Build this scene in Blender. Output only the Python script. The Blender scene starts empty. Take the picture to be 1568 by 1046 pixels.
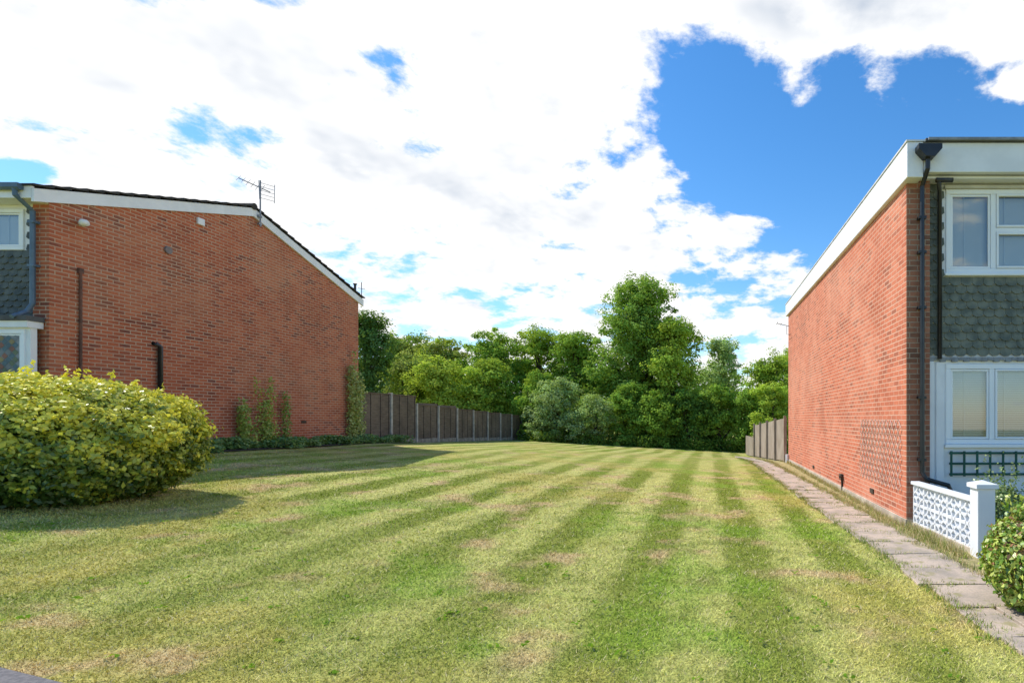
import bpy, math, random
import numpy as np
from mathutils import Vector
rng = np.random.default_rng(7); random.seed(7)
scene = bpy.context.scene
COL = scene.collection

# ------------------------------------------------------------------ helpers
def gz(x, y):
    x = np.asarray(x, float); y = np.asarray(y, float)
    L = np.interp(y, [0, 10, 19, 24, 36, 60], [.75, .85, .75, .56, .2, 0.])
    R = np.interp(y, [0, 20, 30, 40, 60], [0, 0, -.45, -.6, -.7])
    t = np.clip((2 - x) / 14, 0, 1)
    return R + (L - R) * t
def g(x, y): return float(gz(x, y))

class MB:
    def __init__(s): s.v = []; s.f = []
    def quad(s, *p):
        n = len(s.v); s.v += [tuple(q) for q in p]; s.f.append(tuple(range(n, n + len(p))))
    def box(s, x0, x1, y0, y1, z0, z1):
        n = len(s.v)
        s.v += [(x0,y0,z0),(x1,y0,z0),(x1,y1,z0),(x0,y1,z0),(x0,y0,z1),(x1,y0,z1),(x1,y1,z1),(x0,y1,z1)]
        s.f += [tuple(n+i for i in q) for q in [(0,3,2,1),(4,5,6,7),(0,1,5,4),(1,2,6,5),(2,3,7,6),(3,0,4,7)]]
    def beam(s, p, q, w, h, up=(0,0,1)):
        p=Vector(p); q=Vector(q); t=(q-p).normalized(); u=Vector(up)
        a=t.cross(u).normalized()*w/2; b=a.cross(t).normalized()*h/2
        n=len(s.v)
        for c in (p,q):
            for sx,sy in ((-1,-1),(1,-1),(1,1),(-1,1)): s.v.append(tuple(c+a*sx+b*sy))
        s.f += [tuple(n+i for i in k) for k in [(0,1,2,3),(7,6,5,4),(0,4,5,1),(1,5,6,2),(2,6,7,3),(3,7,4,0)]]
    def prism(s, poly, axis, a, b):
        n=len(s.v); k=len(poly)
        def P(c,u,v): return (c,u,v) if axis=='x' else ((u,c,v) if axis=='y' else (u,v,c))
        s.v += [P(a,u,v) for u,v in poly]+[P(b,u,v) for u,v in poly]
        s.f.append(tuple(range(n,n+k))); s.f.append(tuple(range(n+2*k-1,n+k-1,-1)))
        for i in range(k):
            j=(i+1)%k; s.f.append((n+j,n+i,n+k+i,n+k+j))
    def tube(s, pts, rad, n=8, cap=True):
        pts=[Vector(p) for p in pts]
        if not hasattr(rad,'__len__'): rad=[rad]*len(pts)
        base=len(s.v)
        for i,p in enumerate(pts):
            t=(pts[min(i+1,len(pts)-1)]-pts[max(i-1,0)]).normalized()
            r=Vector((1,0,0)) if abs(t.x)<.9 else Vector((0,1,0))
            a=t.cross(r).normalized(); b=t.cross(a).normalized()
            for k in range(n):
                th=2*math.pi*k/n; s.v.append(tuple(p+(a*math.cos(th)+b*math.sin(th))*rad[i]))
        for i in range(len(pts)-1):
            for k in range(n):
                j=(k+1)%n; s.f.append((base+i*n+k,base+i*n+j,base+(i+1)*n+j,base+(i+1)*n+k))
        if cap:
            s.f.append(tuple(base+k for k in range(n-1,-1,-1)))
            s.f.append(tuple(base+(len(pts)-1)*n+k for k in range(n)))
    def obj(s, name, mat, parent=None, smooth=False, bevel=0):
        m=bpy.data.meshes.new(name); m.from_pydata(s.v,[],s.f); m.update()
        if mat: m.materials.append(mat)
        o=bpy.data.objects.new(name,m); COL.objects.link(o)
        if parent: o.parent=parent
        if smooth:
            for p in m.polygons: p.use_smooth=True
        if bevel:
            b=o.modifiers.new('bevel','BEVEL'); b.width=bevel; b.segments=2; b.limit_method='ANGLE'
        return o
def empty(name, loc=(0,0,0)):
    e=bpy.data.objects.new(name,None); COL.objects.link(e); e.empty_display_size=.3
    return e

def fast_mesh(name, V, nper, mat, col=None, parent=None):
    V=np.ascontiguousarray(V,dtype=np.float32); nv=len(V); nf=nv//nper
    m=bpy.data.meshes.new(name)
    m.vertices.add(nv); m.vertices.foreach_set('co',V.ravel())
    m.loops.add(nv); m.loops.foreach_set('vertex_index',np.arange(nv,dtype=np.int32))
    m.polygons.add(nf); m.polygons.foreach_set('loop_start',np.arange(0,nv,nper,dtype=np.int32))
    m.update(calc_edges=True)
    if col is not None:
        a=m.attributes.new('Col','FLOAT_COLOR','POINT')
        c=np.ones((nv,4),np.float32); c[:,:3]=np.repeat(col,nper,axis=0)
        a.data.foreach_set('color',c.ravel())
    m.materials.append(mat)
    o=bpy.data.objects.new(name,m); COL.objects.link(o)
    if parent: o.parent=parent
    return o

def leaf_verts(P, Nrm, size, aspect=.55):
    N=len(P)
    Nrm=Nrm/ (np.linalg.norm(Nrm,axis=1,keepdims=True)+1e-9)
    r=rng.normal(size=(N,3)); a=np.cross(Nrm,r); a/=np.linalg.norm(a,axis=1,keepdims=True)+1e-9
    b=np.cross(Nrm,a); s=np.asarray(size).reshape(-1,1)*np.ones((N,1))
    V=np.empty((N,4,3))
    V[:,0]=P-a*s*.5; V[:,1]=P+b*s*aspect*.5+Nrm*s*.08; V[:,2]=P+a*s*.5-Nrm*s*.06; V[:,3]=P-b*s*aspect*.5+Nrm*s*.08
    return V.reshape(-1,3)

_tab=rng.random((256,256))
def vn(x,y):
    xi=np.floor(x).astype(int); yi=np.floor(y).astype(int); fx=x-xi; fy=y-yi
    fx=fx*fx*(3-2*fx); fy=fy*fy*(3-2*fy); X0=xi%256;X1=(xi+1)%256;Y0=yi%256;Y1=(yi+1)%256
    return (_tab[X0,Y0]*(1-fx)+_tab[X1,Y0]*fx)*(1-fy)+(_tab[X0,Y1]*(1-fx)+_tab[X1,Y1]*fx)*fy
def fbm(x,y,s,o=4,ox=0.):
    x=np.asarray(x)*s+ox+37.; y=np.asarray(y)*s+ox*1.7+91.; t=0;a=1;w=0
    for i in range(o):
        t=t+a*vn(x,y); w+=a; a*=.6; x,y=(x*1.62-y*1.18+11.3),(x*1.18+y*1.62+5.1)
    return t/w
def sstep(v,a,b): t=np.clip((v-a)/(b-a),0,1); return t*t*(3-2*t)
def lerp(c,d,f): return c*(1-f[...,None])+np.array(d)*f[...,None]
def lawn_color(x,y):
    xx=x+(fbm(x,y,.35,2,3)-.5)*.20+(fbm(x,y,6,2,8)-.5)*.12
    s=np.sin((xx+.37)*2*np.pi/1.02); st=sstep(s,-.45,.45)
    amp=(.62+.38*sstep(fbm(x,y,.22,2,40),.35,.65))*(.62+.38*sstep(y,4,9)); st=.5+(st-.5)*amp
    c=lerp(np.ones(np.shape(x)+(3,))*np.array([.205,.245,.030]),(.50,.48,.150),st)
    c=lerp(c,(.47,.39,.105),.60*sstep(fbm(x,y,.55,4,12),.49,.68))
    c=lerp(c,(.54,.38,.20),.8*sstep(fbm(x,y,2.0,4,60),.58,.74))
    c=lerp(c,(.20,.33,.025),.55*sstep(fbm(x,y,.8,4,77),.56,.72))
    c=lerp(c,(.16,.20,.025),.45*sstep(fbm(x,y,5,3,90),.52,.75))
    return c

# ------------------------------------------------------------------ materials
def mk(name):
    m=bpy.data.materials.new(name); m.use_nodes=True
    nt=m.node_tree; b=nt.nodes['Principled BSDF']
    return m,nt,b
def nd(nt,t,**kw):
    n=nt.nodes.new(t)
    for k,v in kw.items(): setattr(n,k,v)
    return n
def c4(c): return (c[0],c[1],c[2],1)
def mixc(nt,fac,a,b):
    n=nt.nodes.new('ShaderNodeMix'); n.data_type='RGBA'
    for s,v in ((n.inputs[0],fac),(n.inputs[6],a),(n.inputs[7],b)):
        if isinstance(v,bpy.types.NodeSocket): nt.links.new(v,s)
        elif isinstance(v,(int,float)): s.default_value=v
        else: s.default_value=c4(v)
    return n.outputs[2]
def mth(nt,op,a,b=None,c=None,clamp=False):
    n=nt.nodes.new('ShaderNodeMath'); n.operation=op; n.use_clamp=clamp
    for i,v in enumerate((a,b,c)):
        if v is None: continue
        if isinstance(v,bpy.types.NodeSocket): nt.links.new(v,n.inputs[i])
        else: n.inputs[i].default_value=v
    return n.outputs[0]
def noise(nt,vec,scale,detail=4,rough=.55,dist=0):
    n=nd(nt,'ShaderNodeTexNoise'); n.inputs['Scale'].default_value=scale; n.inputs['Detail'].default_value=detail
    n.inputs['Roughness'].default_value=rough; n.inputs['Distortion'].default_value=dist
    if vec is not None: nt.links.new(vec,n.inputs['Vector'])
    return n.outputs[0]
def maprange(nt,v,a,b,c=0,d=1,smooth=True):
    n=nd(nt,'ShaderNodeMapRange'); n.interpolation_type='SMOOTHSTEP' if smooth else 'LINEAR'
    nt.links.new(v,n.inputs[0]); n.inputs[1].default_value=a; n.inputs[2].default_value=b
    n.inputs[3].default_value=c; n.inputs[4].default_value=d
    return n.outputs[0]
def bump(nt,b,h,strength=.3,dist=.01):
    n=nd(nt,'ShaderNodeBump'); n.inputs['Strength'].default_value=strength; n.inputs['Distance'].default_value=dist
    nt.links.new(h,n.inputs['Height']); nt.links.new(n.outputs[0],b.inputs['Normal'])
def pos(nt): return nd(nt,'ShaderNodeNewGeometry').outputs['Position']

def simple(name,c1,c2=None,scale=3,rough=.6,bmp=0,detail=3,spec=.3,metal=0):
    m,nt,b=mk(name); b.inputs['Roughness'].default_value=rough; b.inputs['Specular IOR Level'].default_value=spec
    b.inputs['Metallic'].default_value=metal
    c2=c2 or tuple(x*.75 for x in c1)
    p=pos(nt); n=noise(nt,p,scale,detail,.6)
    f=maprange(nt,n,.35,.65)
    nt.links.new(mixc(nt,f,c1,c2),b.inputs['Base Color'])
    if bmp:
        bump(nt,b,noise(nt,p,scale*8,2),bmp,.01)
    return m

def brick_mat(name,c1,c2,dark,mortar,haze,ms=.0075):
    m,nt,b=mk(name)
    b.inputs['Roughness'].default_value=.9; b.inputs['Specular IOR Level'].default_value=.15
    geo=nd(nt,'ShaderNodeNewGeometry'); sp=nd(nt,'ShaderNodeSeparateXYZ'); nt.links.new(geo.outputs['Position'],sp.inputs[0])
    sn=nd(nt,'ShaderNodeSeparateXYZ'); nt.links.new(geo.outputs['True Normal'],sn.inputs[0])
    ax=mth(nt,'ABSOLUTE',sn.outputs[0]); ay=mth(nt,'ABSOLUTE',sn.outputs[1])
    u=mth(nt,'ADD',mth(nt,'MULTIPLY',sp.outputs[1],ax),mth(nt,'MULTIPLY',sp.outputs[0],ay))
    cb=nd(nt,'ShaderNodeCombineXYZ'); nt.links.new(u,cb.inputs[0]); nt.links.new(sp.outputs[2],cb.inputs[1])
    br=nd(nt,'ShaderNodeTexBrick'); nt.links.new(cb.outputs[0],br.inputs['Vector'])
    for k,v in (('Scale',1.),('Mortar Size',ms),('Mortar Smooth',.2),('Bias',0.),('Brick Width',.225),('Row Height',.075)):
        br.inputs[k].default_value=v
    br.inputs['Color1'].default_value=(0,0,0,1); br.inputs['Color2'].default_value=(1,1,1,1); br.inputs['Mortar'].default_value=(.5,.5,.5,1)
    rnd=nd(nt,'ShaderNodeSeparateColor'); nt.links.new(br.outputs['Color'],rnd.inputs[0]); r=rnd.outputs[0]
    col=mixc(nt,r,c1,c2)
    n1=noise(nt,cb.outputs[0],1.3,4,.65)
    dk=mth(nt,'MULTIPLY',maprange(nt,r,.66,.92),maprange(nt,n1,.40,.60),clamp=True)
    col=mixc(nt,mth(nt,'MULTIPLY',dk,.8),col,dark)
    pl=mth(nt,'MULTIPLY',maprange(nt,r,.16,.04),maprange(nt,n1,.60,.42),clamp=True)
    col=mixc(nt,mth(nt,'MULTIPLY',pl,.45),col,haze)
    nf=noise(nt,geo.outputs['Position'],35,3,.7)
    col=mixc(nt,maprange(nt,nf,.3,.75,0,.35),col,tuple(x*.6 for x in c1))
    n2=noise(nt,cb.outputs[0],.55,5,.6,.4)
    col=mixc(nt,maprange(nt,n2,.45,.70,0,.5),col,haze)
    n3=noise(nt,cb.outputs[0],.9,4,.6,.6)
    col=mixc(nt,maprange(nt,n3,.48,.72,0,.5),col,tuple(x*.62 for x in c2))
    mf=mth(nt,'MULTIPLY',br.outputs['Fac'],maprange(nt,n1,.3,.65,.6,1.))
    col=mixc(nt,mf,col,mortar)
    nt.links.new(col,b.inputs['Base Color'])
    h=mth(nt,'ADD',mth(nt,'MULTIPLY',br.outputs['Fac'],-1.),mth(nt,'MULTIPLY',nf,.5))
    bump(nt,b,h,.6,.008)
    return m

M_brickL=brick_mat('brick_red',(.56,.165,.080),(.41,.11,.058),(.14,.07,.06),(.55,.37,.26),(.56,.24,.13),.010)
M_brickR=brick_mat('brick_sunny',(.68,.215,.120),(.54,.16,.09),(.30,.12,.08),(.68,.42,.31),(.72,.32,.21),.009)  # side-wall brick made paler, its sunlight put into the colour
M_brickF=brick_mat('brick_front_shaded',(.42,.17,.10),(.28,.12,.075),(.13,.08,.06),(.40,.31,.23),(.42,.22,.15))  # same house's brick, darker copy: shade of the front painted into the colour
M_white=simple('white_paint',(.83,.84,.86),(.76,.77,.79),2.5,.45,.05)
M_pvc=simple('white_upvc',(.86,.88,.90),(.82,.84,.86),1.5,.3)
M_black=simple('black_plastic',(.018,.018,.02),(.03,.03,.032),4,.35,spec=.5)
M_bluepipe=simple('blue_grey_pipe',(.12,.18,.25),(.09,.14,.20),4,.4)
M_slate=simple('slate_tile',(.13,.145,.135),(.07,.085,.085),5,.75,.3)
M_slateR=simple('slate_tile_green',(.20,.21,.165),(.11,.125,.105),6,.8,.3)
M_roof=simple('roof_tile_dark',(.06,.055,.05),(.035,.033,.033),6,.85,.3)
M_felt=simple('roof_felt',(.12,.12,.12),(.08,.08,.08),3,.9,.2)
M_conc=simple('concrete_post',(.50,.47,.42),(.34,.32,.28),5,.9,.3)
M_plinth=simple('plinth_render',(.58,.50,.40),(.40,.33,.26),4,.9,.3)
M_metal=simple('aerial_metal',(.28,.28,.29),(.2,.2,.2),8,.4,metal=.6)
M_green=simple('green_trellis_paint',(.02,.10,.07),(.015,.07,.05),6,.6)
M_trel=simple('wood_trellis',(.76,.56,.46),(.62,.45,.36),9,.8,.2)
M_blind=simple('blind_slats',(.80,.83,.86),(.74,.78,.82),2,.6)
M_room=simple('dark_room',(.10,.10,.11),(.06,.06,.065),1,.9)
M_bark=simple('bark',(.10,.08,.055),(.05,.04,.03),9,.95,.6)
M_lead=simple('lead_flashing',(.30,.32,.34),(.2,.21,.23),6,.6)
M_soil=simple('soil',(.10,.075,.05),(.05,.04,.028),7,1,.8)

def wood_mat(name,c1,c2,axis):
    m,nt,b=mk(name); b.inputs['Roughness'].default_value=.9; b.inputs['Specular IOR Level'].default_value=.1
    p=pos(nt); mp=nd(nt,'ShaderNodeMapping'); nt.links.new(p,mp.inputs[0])
    mp.inputs['Scale'].default_value=(1,.12,1) if axis=='h' else (1,1,.1)
    n=noise(nt,mp.outputs[0],22,4,.65); n2=noise(nt,p,1.1,3)
    f=mth(nt,'ADD',mth(nt,'MULTIPLY',n,.6),mth(nt,'MULTIPLY',n2,.4))
    nt.links.new(mixc(nt,maprange(nt,f,.35,.65),c1,c2),b.inputs['Base Color']); bump(nt,b,n,.4,.01)
    return m
M_fenceL=wood_mat('weathered_fence_wood',(.21,.165,.125),(.11,.09,.07),'h')
M_fenceR=wood_mat('grey_fence_wood',(.42,.35,.28),(.26,.21,.16),'v')

def glass_mat():
    m=bpy.data.materials.new('window_glass'); m.use_nodes=True; nt=m.node_tree; nt.nodes.clear()
    o=nd(nt,'ShaderNodeOutputMaterial'); t=nd(nt,'ShaderNodeBsdfTransparent'); gl=nd(nt,'ShaderNodeBsdfGlossy')
    t.inputs[0].default_value=(.92,.96,.98,1); gl.inputs['Roughness'].default_value=.02
    fr=nd(nt,'ShaderNodeFresnel'); fr.inputs[0].default_value=1.5
    f=mth(nt,'ADD',fr.outputs[0],.14,clamp=True); mx=nd(nt,'ShaderNodeMixShader')
    nt.links.new(f,mx.inputs[0]); nt.links.new(t.outputs[0],mx.inputs[1]); nt.links.new(gl.outputs[0],mx.inputs[2]); nt.links.new(mx.outputs[0],o.inputs[0])
    return m
M_glass=glass_mat()

def leaf_mat(name,trans=.35,gloss=0.):
    m=bpy.data.materials.new(name); m.use_nodes=True; nt=m.node_tree; nt.nodes.clear(); out=nd(nt,'ShaderNodeOutputMaterial')
    at=nd(nt,'ShaderNodeAttribute'); at.attribute_name='Col'
    df=nd(nt,'ShaderNodeBsdfDiffuse'); nt.links.new(at.outputs['Color'],df.inputs[0]); top=df.outputs[0]
    if trans:
        tr=nd(nt,'ShaderNodeBsdfTranslucent'); h2=mixc(nt,.35,at.outputs['Color'],(.5,.6,.02))
        nt.links.new(h2,tr.inputs[0]); mx=nd(nt,'ShaderNodeMixShader'); mx.inputs[0].default_value=trans
        nt.links.new(top,mx.inputs[1]); nt.links.new(tr.outputs[0],mx.inputs[2]); top=mx.outputs[0]
    if gloss:
        gl=nd(nt,'ShaderNodeBsdfGlossy'); gl.inputs['Roughness'].default_value=.38; m2=nd(nt,'ShaderNodeMixShader'); m2.inputs[0].default_value=gloss
        nt.links.new(top,m2.inputs[1]); nt.links.new(gl.outputs[0],m2.inputs[2]); top=m2.outputs[0]
    nt.links.new(top,out.inputs[0])
    return m
M_leaf=leaf_mat('foliage',.38); M_leafgl=leaf_mat('foliage_glossy',.22,.05); M_blade=leaf_mat('lawn_blades',0)
def grass_mat():
    m,nt,b=mk('lawn_grass'); b.inputs['Roughness'].default_value=.85; b.inputs['Specular IOR Level'].default_value=.1
    at=nd(nt,'ShaderNodeAttribute'); at.attribute_name='Col'; p=pos(nt)
    n3=noise(nt,p,55,2,.7); n5=noise(nt,p,13,3,.7)
    hs=nd(nt,'ShaderNodeHueSaturation'); nt.links.new(at.outputs['Color'],hs.inputs['Color'])
    nt.links.new(mth(nt,'MULTIPLY',maprange(nt,n3,.3,.7,.65,1.25),maprange(nt,n5,.35,.7,1.12,.82)),hs.inputs['Value'])
    nt.links.new(hs.outputs[0],b.inputs['Base Color'])
    bump(nt,b,mth(nt,'ADD',n3,mth(nt,'MULTIPLY',n5,1.5)),.5,.03)
    return m
M_grass=grass_mat()

# ------------------------------------------------------------------ ground
xs=np.concatenate([np.linspace(-400,-40,13)[:-1],np.arange(-40,-13,1.),np.arange(-13,3.2,.12),np.arange(3.2,20,1.),np.linspace(20,400,14)])
ys=np.concatenate([np.linspace(-60,-4,8)[:-1],np.arange(-4,1.5,.5),np.arange(1.5,37,.12),np.arange(37,60,1.),np.linspace(60,600,14)])
def und(x,y): return .015*np.sin(x*1.3+y*.4)*np.cos(y*.8)*((x<1)&(y<36)&(x>-12))
X,Y=np.meshgrid(xs,ys); Z=gz(X,Y)+und(X,Y)
nx=len(xs); mb=MB(); mb.v=np.stack([X,Y,Z],-1).reshape(-1,3).tolist()
mb.f=[(j*nx+i,j*nx+i+1,(j+1)*nx+i+1,(j+1)*nx+i) for j in range(len(ys)-1) for i in range(nx-1)]
o=mb.obj('ground_lawn',M_grass,smooth=True)
a=o.data.attributes.new('Col','FLOAT_COLOR','POINT'); c=np.ones((len(mb.v),4),np.float32); c[:,:3]=lawn_color(X.ravel(),Y.ravel())*.97; a.data.foreach_set('color',c.ravel())

def pave_edge(x): return 1.93-.25*x
M_tarmac=simple('pavement_tarmac',(.24,.22,.21),(.16,.15,.15),40,.95,.6)
mb=MB(); px_=np.arange(-8,2.01,.4)
for i in range(len(px_)-1):
    for j in range(6):
        pts=[]
        for a,b_ in ((i,j),(i+1,j),(i+1,j+1),(i,j+1)):
            x=px_[a]; e=pave_edge(x); y=e-1.9+1.9*b_/6
            pts.append((x,y,g(x,y)+.018))
        mb.quad(*pts)
mb.obj('pavement',M_tarmac)

# grass blades -----------------------------------------------------------
def path_left(y): return 2.1-.038*(y-3.7)
def blade_mesh(name,x,y,h,w,mat,col=None,lean=.9,parent=None):
    n=len(x); z=gz(x,y)+und(x,y)-.003
    th=rng.random(n)*2*np.pi; dx=np.cos(th)*w*.5; dy=np.sin(th)*w*.5
    ph=rng.random(n)*2*np.pi; L=rng.random(n)*lean*h
    V=np.empty((n,3,3)); V[:,0]=np.stack([x-dx,y-dy,z],1); V[:,1]=np.stack([x+dx,y+dy,z],1)
    V[:,2]=np.stack([x+np.cos(ph)*L,y+np.sin(ph)*L,z+h],1)
    return fast_mesh(name,V.reshape(-1,3),3,mat,col,parent)
n=460000; y=2.1*(24/2.1)**rng.random(n); x=-1.32*y-.4+rng.random(n)*(1.92*y+.9)
k=(x<path_left(y)+.03*rng.normal(size=n))&(y>pave_edge(x)+.0+.07*rng.normal(size=n))&(x>-12)&(rng.random(n)<np.clip(1-(y-7)/16,0,1))
x=x[k];y=y[k]
sc=np.clip(y/4,.6,3)**.7
h=(.012+.017*rng.random(len(x)))*sc**.6*np.clip(1.25-y/20,.3,1)
bc=lawn_color(x,y)*(1.15+.75*rng.random((len(x),1)))
dry=rng.random(len(x))<.14; bc[dry]=np.array([.72,.60,.32])*(.7+.5*rng.random((dry.sum(),1)))
blade_mesh('grass',x,y,h,(.005+.004*rng.random(len(x)))*sc,M_blade,np.clip(bc,0,.9),lean=2.2)

n=420; y=2.4*(12/2.4)**rng.random(n); x=-1.3*y+rng.random(n)*(1.9*y); k=(x<path_left(y)-.1)&(y>pave_edge(x)+.1); x=x[k];y=y[k]
P=[];C=[];S=[]
for a,b_ in zip(x,y):
    r=random.random()
    if r<.5:
        P.append((a,b_,g(a,b_)+.035)); C.append((.75,.62,.03) if random.random()<.6 else (.7,.7,.62)); S.append(.016)
    else:
        for q in range(5):
            t=random.random()*6.28; d=.025
            P.append((a+math.cos(t)*d,b_+math.sin(t)*d,g(a,b_)+.02)); C.append((.18,.34,.03)); S.append(.04)
P=np.array(P); Nn=rng.normal(size=P.shape)*.3+np.array([0,0,1]); fast_mesh('lawn_weeds',leaf_verts(P,Nn,np.array(S)),4,M_leaf,np.array(C))

# ------------------------------------------------------------------ path of slabs
def slab_mat():
    m,nt,b=mk('path_concrete'); b.inputs['Roughness'].default_value=.9
    p=pos(nt); n=noise(nt,p,2.2,5,.65); n2=noise(nt,p,45,3,.7)
    col=mixc(nt,maprange(nt,n,.35,.68),(.56,.44,.34),(.36,.30,.24)); col=mixc(nt,maprange(nt,n2,.4,.75,0,.45),col,(.19,.16,.13))
    col=mixc(nt,maprange(nt,noise(nt,p,6,4),.54,.68,0,.75),col,(.28,.25,.10))
    nt.links.new(col,b.inputs['Base Color']); bump(nt,b,n2,.4,.01); return m
M_slab=slab_mat()
mb=MB(); y=1.6; joints=[]
while y<27:
    L=.62+random.uniform(-.06,.06); xl=path_left(y+.3); w=.74
    cuts=[0,w]
    if random.random()<.4: cuts=[0,w*random.uniform(.4,.6),w]
    for a,b_ in zip(cuts[:-1],cuts[1:]):
        g_=.009; x0=xl+a+g_+random.uniform(-.04,.04)*(a==0); x1=xl+b_-g_; y0=y+g_; y1=y+L-g_
        t=[random.uniform(-.008,.014) for _ in range(4)]
        cs=[(x0+random.uniform(-.015,.015),y0),(x1,y0+random.uniform(-.01,.01)),(x1+random.uniform(-.015,.015),y1),(x0,y1)]; nb=len(mb.v)
        mb.v+=[(cx,cy,g(cx,cy)-.03) for cx,cy in cs]+[(cx,cy,g(cx,cy)+.02+t[i]) for i,(cx,cy) in enumerate(cs)]
        mb.f+=[tuple(nb+i for i in q) for q in [(4,5,6,7),(0,1,5,4),(1,2,6,5),(2,3,7,6),(3,0,4,7)]]
    joints.append((xl,y)); y+=L
mb.obj('path',M_slab,bevel=.006)
mb=MB()
for i in range(60):
    y0=1.6+i*.43; y1=y0+.43
    f=lambda yy:(path_left(yy)+.70, 3.1 if yy<8.1 else 2.9)
    a,b_=f(y0),f(y1); mb.quad((a[0],y0,g(a[0],y0)+.008),(a[1],y0,g(a[1],y0)+.008),(b_[1],y1,g(b_[1],y1)+.008),(b_[0],y1,g(b_[0],y1)+.008))
M_strip=simple('dry_verge',(.46,.37,.18),(.27,.24,.09),9,1,.8); mb.obj('path_verge',M_strip)
mb=MB(); mb.quad((3.12,2,.012),(12,2,.012),(12,8.3,.012),(3.12,8.3,.012)); mb.obj('garden_ground',simple('garden_ground',(.20,.19,.09),(.12,.13,.05),5,1,.8))

tx=[];ty=[];th_=[];tc=[]
def tuft(cx,cy,n,r,h,dry):
    for _ in range(n):
        tx.append(cx+random.gauss(0,r)); ty.append(cy+random.gauss(0,r)); th_.append(h*random.uniform(.4,1.1))
        d=random.random()<dry; k=random.uniform(.7,1.2)
        tc.append((.64*k,.53*k,.27*k) if d else (.28*k,.38*k,.06*k))
yy=2.5
while yy<24:
    if random.random()<.9: tuft(path_left(yy)+random.gauss(.01,.045),yy,26,.035,.055,.4)
    if random.random()<.9: tuft(path_left(yy)+.73+random.gauss(0,.055),yy,30,.035,.08,.65)
    if yy>8.1 and random.random()<.8: tuft(2.84+random.gauss(-.03,.02),yy,26,.03,.11,.75)
    if 6.3<yy<8.2: tuft(2.95+random.gauss(-.06,.03),yy,40,.04,.15,.7)
    if random.random()<.16: tuft(path_left(yy)+random.uniform(.05,.7),yy,40,.05,.04,.4)
    yy+=.055
for jx,jy in joints:
    if jy<14:
        for _ in range(5 if random.random()<.5 else 13): tuft(jx+random.uniform(0,.74),jy,16,.026,.05,.4)
tx=np.array(tx);ty=np.array(ty)
o=blade_mesh('grass_tufts',tx,ty,np.array(th_),.006+.003*rng.random(len(tx)),M_blade,np.array(tc),lean=.8); o.location.z=.012

# ------------------------------------------------------------------ windows
def window(parent,x0,x1,z0,z1,y,panes,fw=.06,mat=None,blind='slat',depth=.07):
    mat=mat or M_pvc
    mb=MB()
    mb.box(x0,x1,y,y+depth,z1-fw,z1); mb.box(x0,x1,y,y+depth,z0,z0+fw)
    mb.box(x0,x0+fw,y+.001,y+depth,z0+fw,z1-fw); mb.box(x1-fw,x1,y+.001,y+depth,z0+fw,z1-fw)
    edges=[x0+fw]+list(p[1] for p in panes[:-1])+[x1-fw]
    for e in edges[1:-1]: mb.box(e-fw*.55,e+fw*.55,y+.002,y+depth,z0+fw,z1-fw)
    gl=MB(); sash=MB()
    for i,p in enumerate(panes):
        a=edges[i]+(fw*.55 if i else 0); b_=edges[i+1]-(fw*.55 if i<len(panes)-1 else 0)
        zs=[z0+fw]+([p[2]] if p[2] else [])+[z1-fw]
        if p[2]: mb.box(a,b_,y+.003,y+depth,p[2]-fw*.5,p[2]+fw*.5)
        for k in range(len(zs)-1):
            lo=zs[k]+(fw*.5 if k else 0); hi=zs[k+1]-(fw*.5 if k<len(zs)-2 else 0)
            s=.035; yf=y-.012 if p[3] else y+.015
            sash.box(a+.004,b_-.004,yf,y+.05,hi-s,hi-.004); sash.box(a+.004,b_-.004,yf,y+.05,lo+.004,lo+s)
            sash.box(a+.004,a+s,yf,y+.05,lo+s,hi-s); sash.box(b_-s,b_-.004,yf,y+.05,lo+s,hi-s)
            gl.quad((a+s,y+.03,lo+s),(b_-s,y+.03,lo+s),(b_-s,y+.03,hi-s),(a+s,y+.03,hi-s))
    mb.obj('window_frame',mat,parent,bevel=.006); sash.obj('window_sash',mat,parent,bevel=.005); gl.obj('window_glass',M_glass,parent)
    if blind=='slat':
        bl=MB(); z=z1-.1
        while z>z0+.07:
            bl.quad((x0+.05,y+.10,z),(x1-.05,y+.10,z),(x1-.05,y+.115,z-.030),(x0+.05,y+.115,z-.030)); z-=.033
        for xx in np.arange(x0+.3,x1,.6): bl.box(xx,xx+.01,y+.09,y+.095,z0+.06,z1-.06)
        bl.obj('window_blind',M_blind,parent)
    rm=MB(); rm.quad((x0,y+.6,z0),(x1,y+.6,z0),(x1,y+.6,z1),(x0,y+.6,z1)); rm.obj('room_dark_sheet',M_room,parent)  # flat dark sheet painted to stand for the unlit room

def tiles(parent,x0,x1,z0,z1,y,mat,name='hung_slates',w=.165,e=.115,skip=None):
    mb=MB(); r=0; z=z1-e
    while z>z0-e*.6:
        off=(r%2)*w/2; x=x0-off
        while x<x1:
            a=max(x+.002,x0); b_=min(x+w-.002,x1)
            if b_-a>.03 and not (skip and skip(a,b_,z,z+e)):
                j=random.uniform(-.004,.004); zb=z+j; t=.012+random.uniform(0,.004)
                cx=.28*(b_-a); cut=.035
                poly=[(a,zb+cut),(a+cx,zb),(b_-cx,zb),(b_,zb+cut),(b_,z+e+.02),(a,z+e+.02)]
                n=len(mb.v)
                def yo(zz): return y-.030+ (zz-zb)/(e+.02)*.024
                mb.v+=[(u,yo(v),v) for u,v in poly]+[(u,yo(v)+t,v) for u,v in poly]
                k=6; mb.f.append(tuple(n+i for i in range(k)))
                for i in range(k): jn=(i+1)%k; mb.f.append((n+jn,n+i,n+k+i,n+k+jn))
            x+=w
        z-=e; r+=1
    mb.obj(name,mat,parent)

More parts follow.
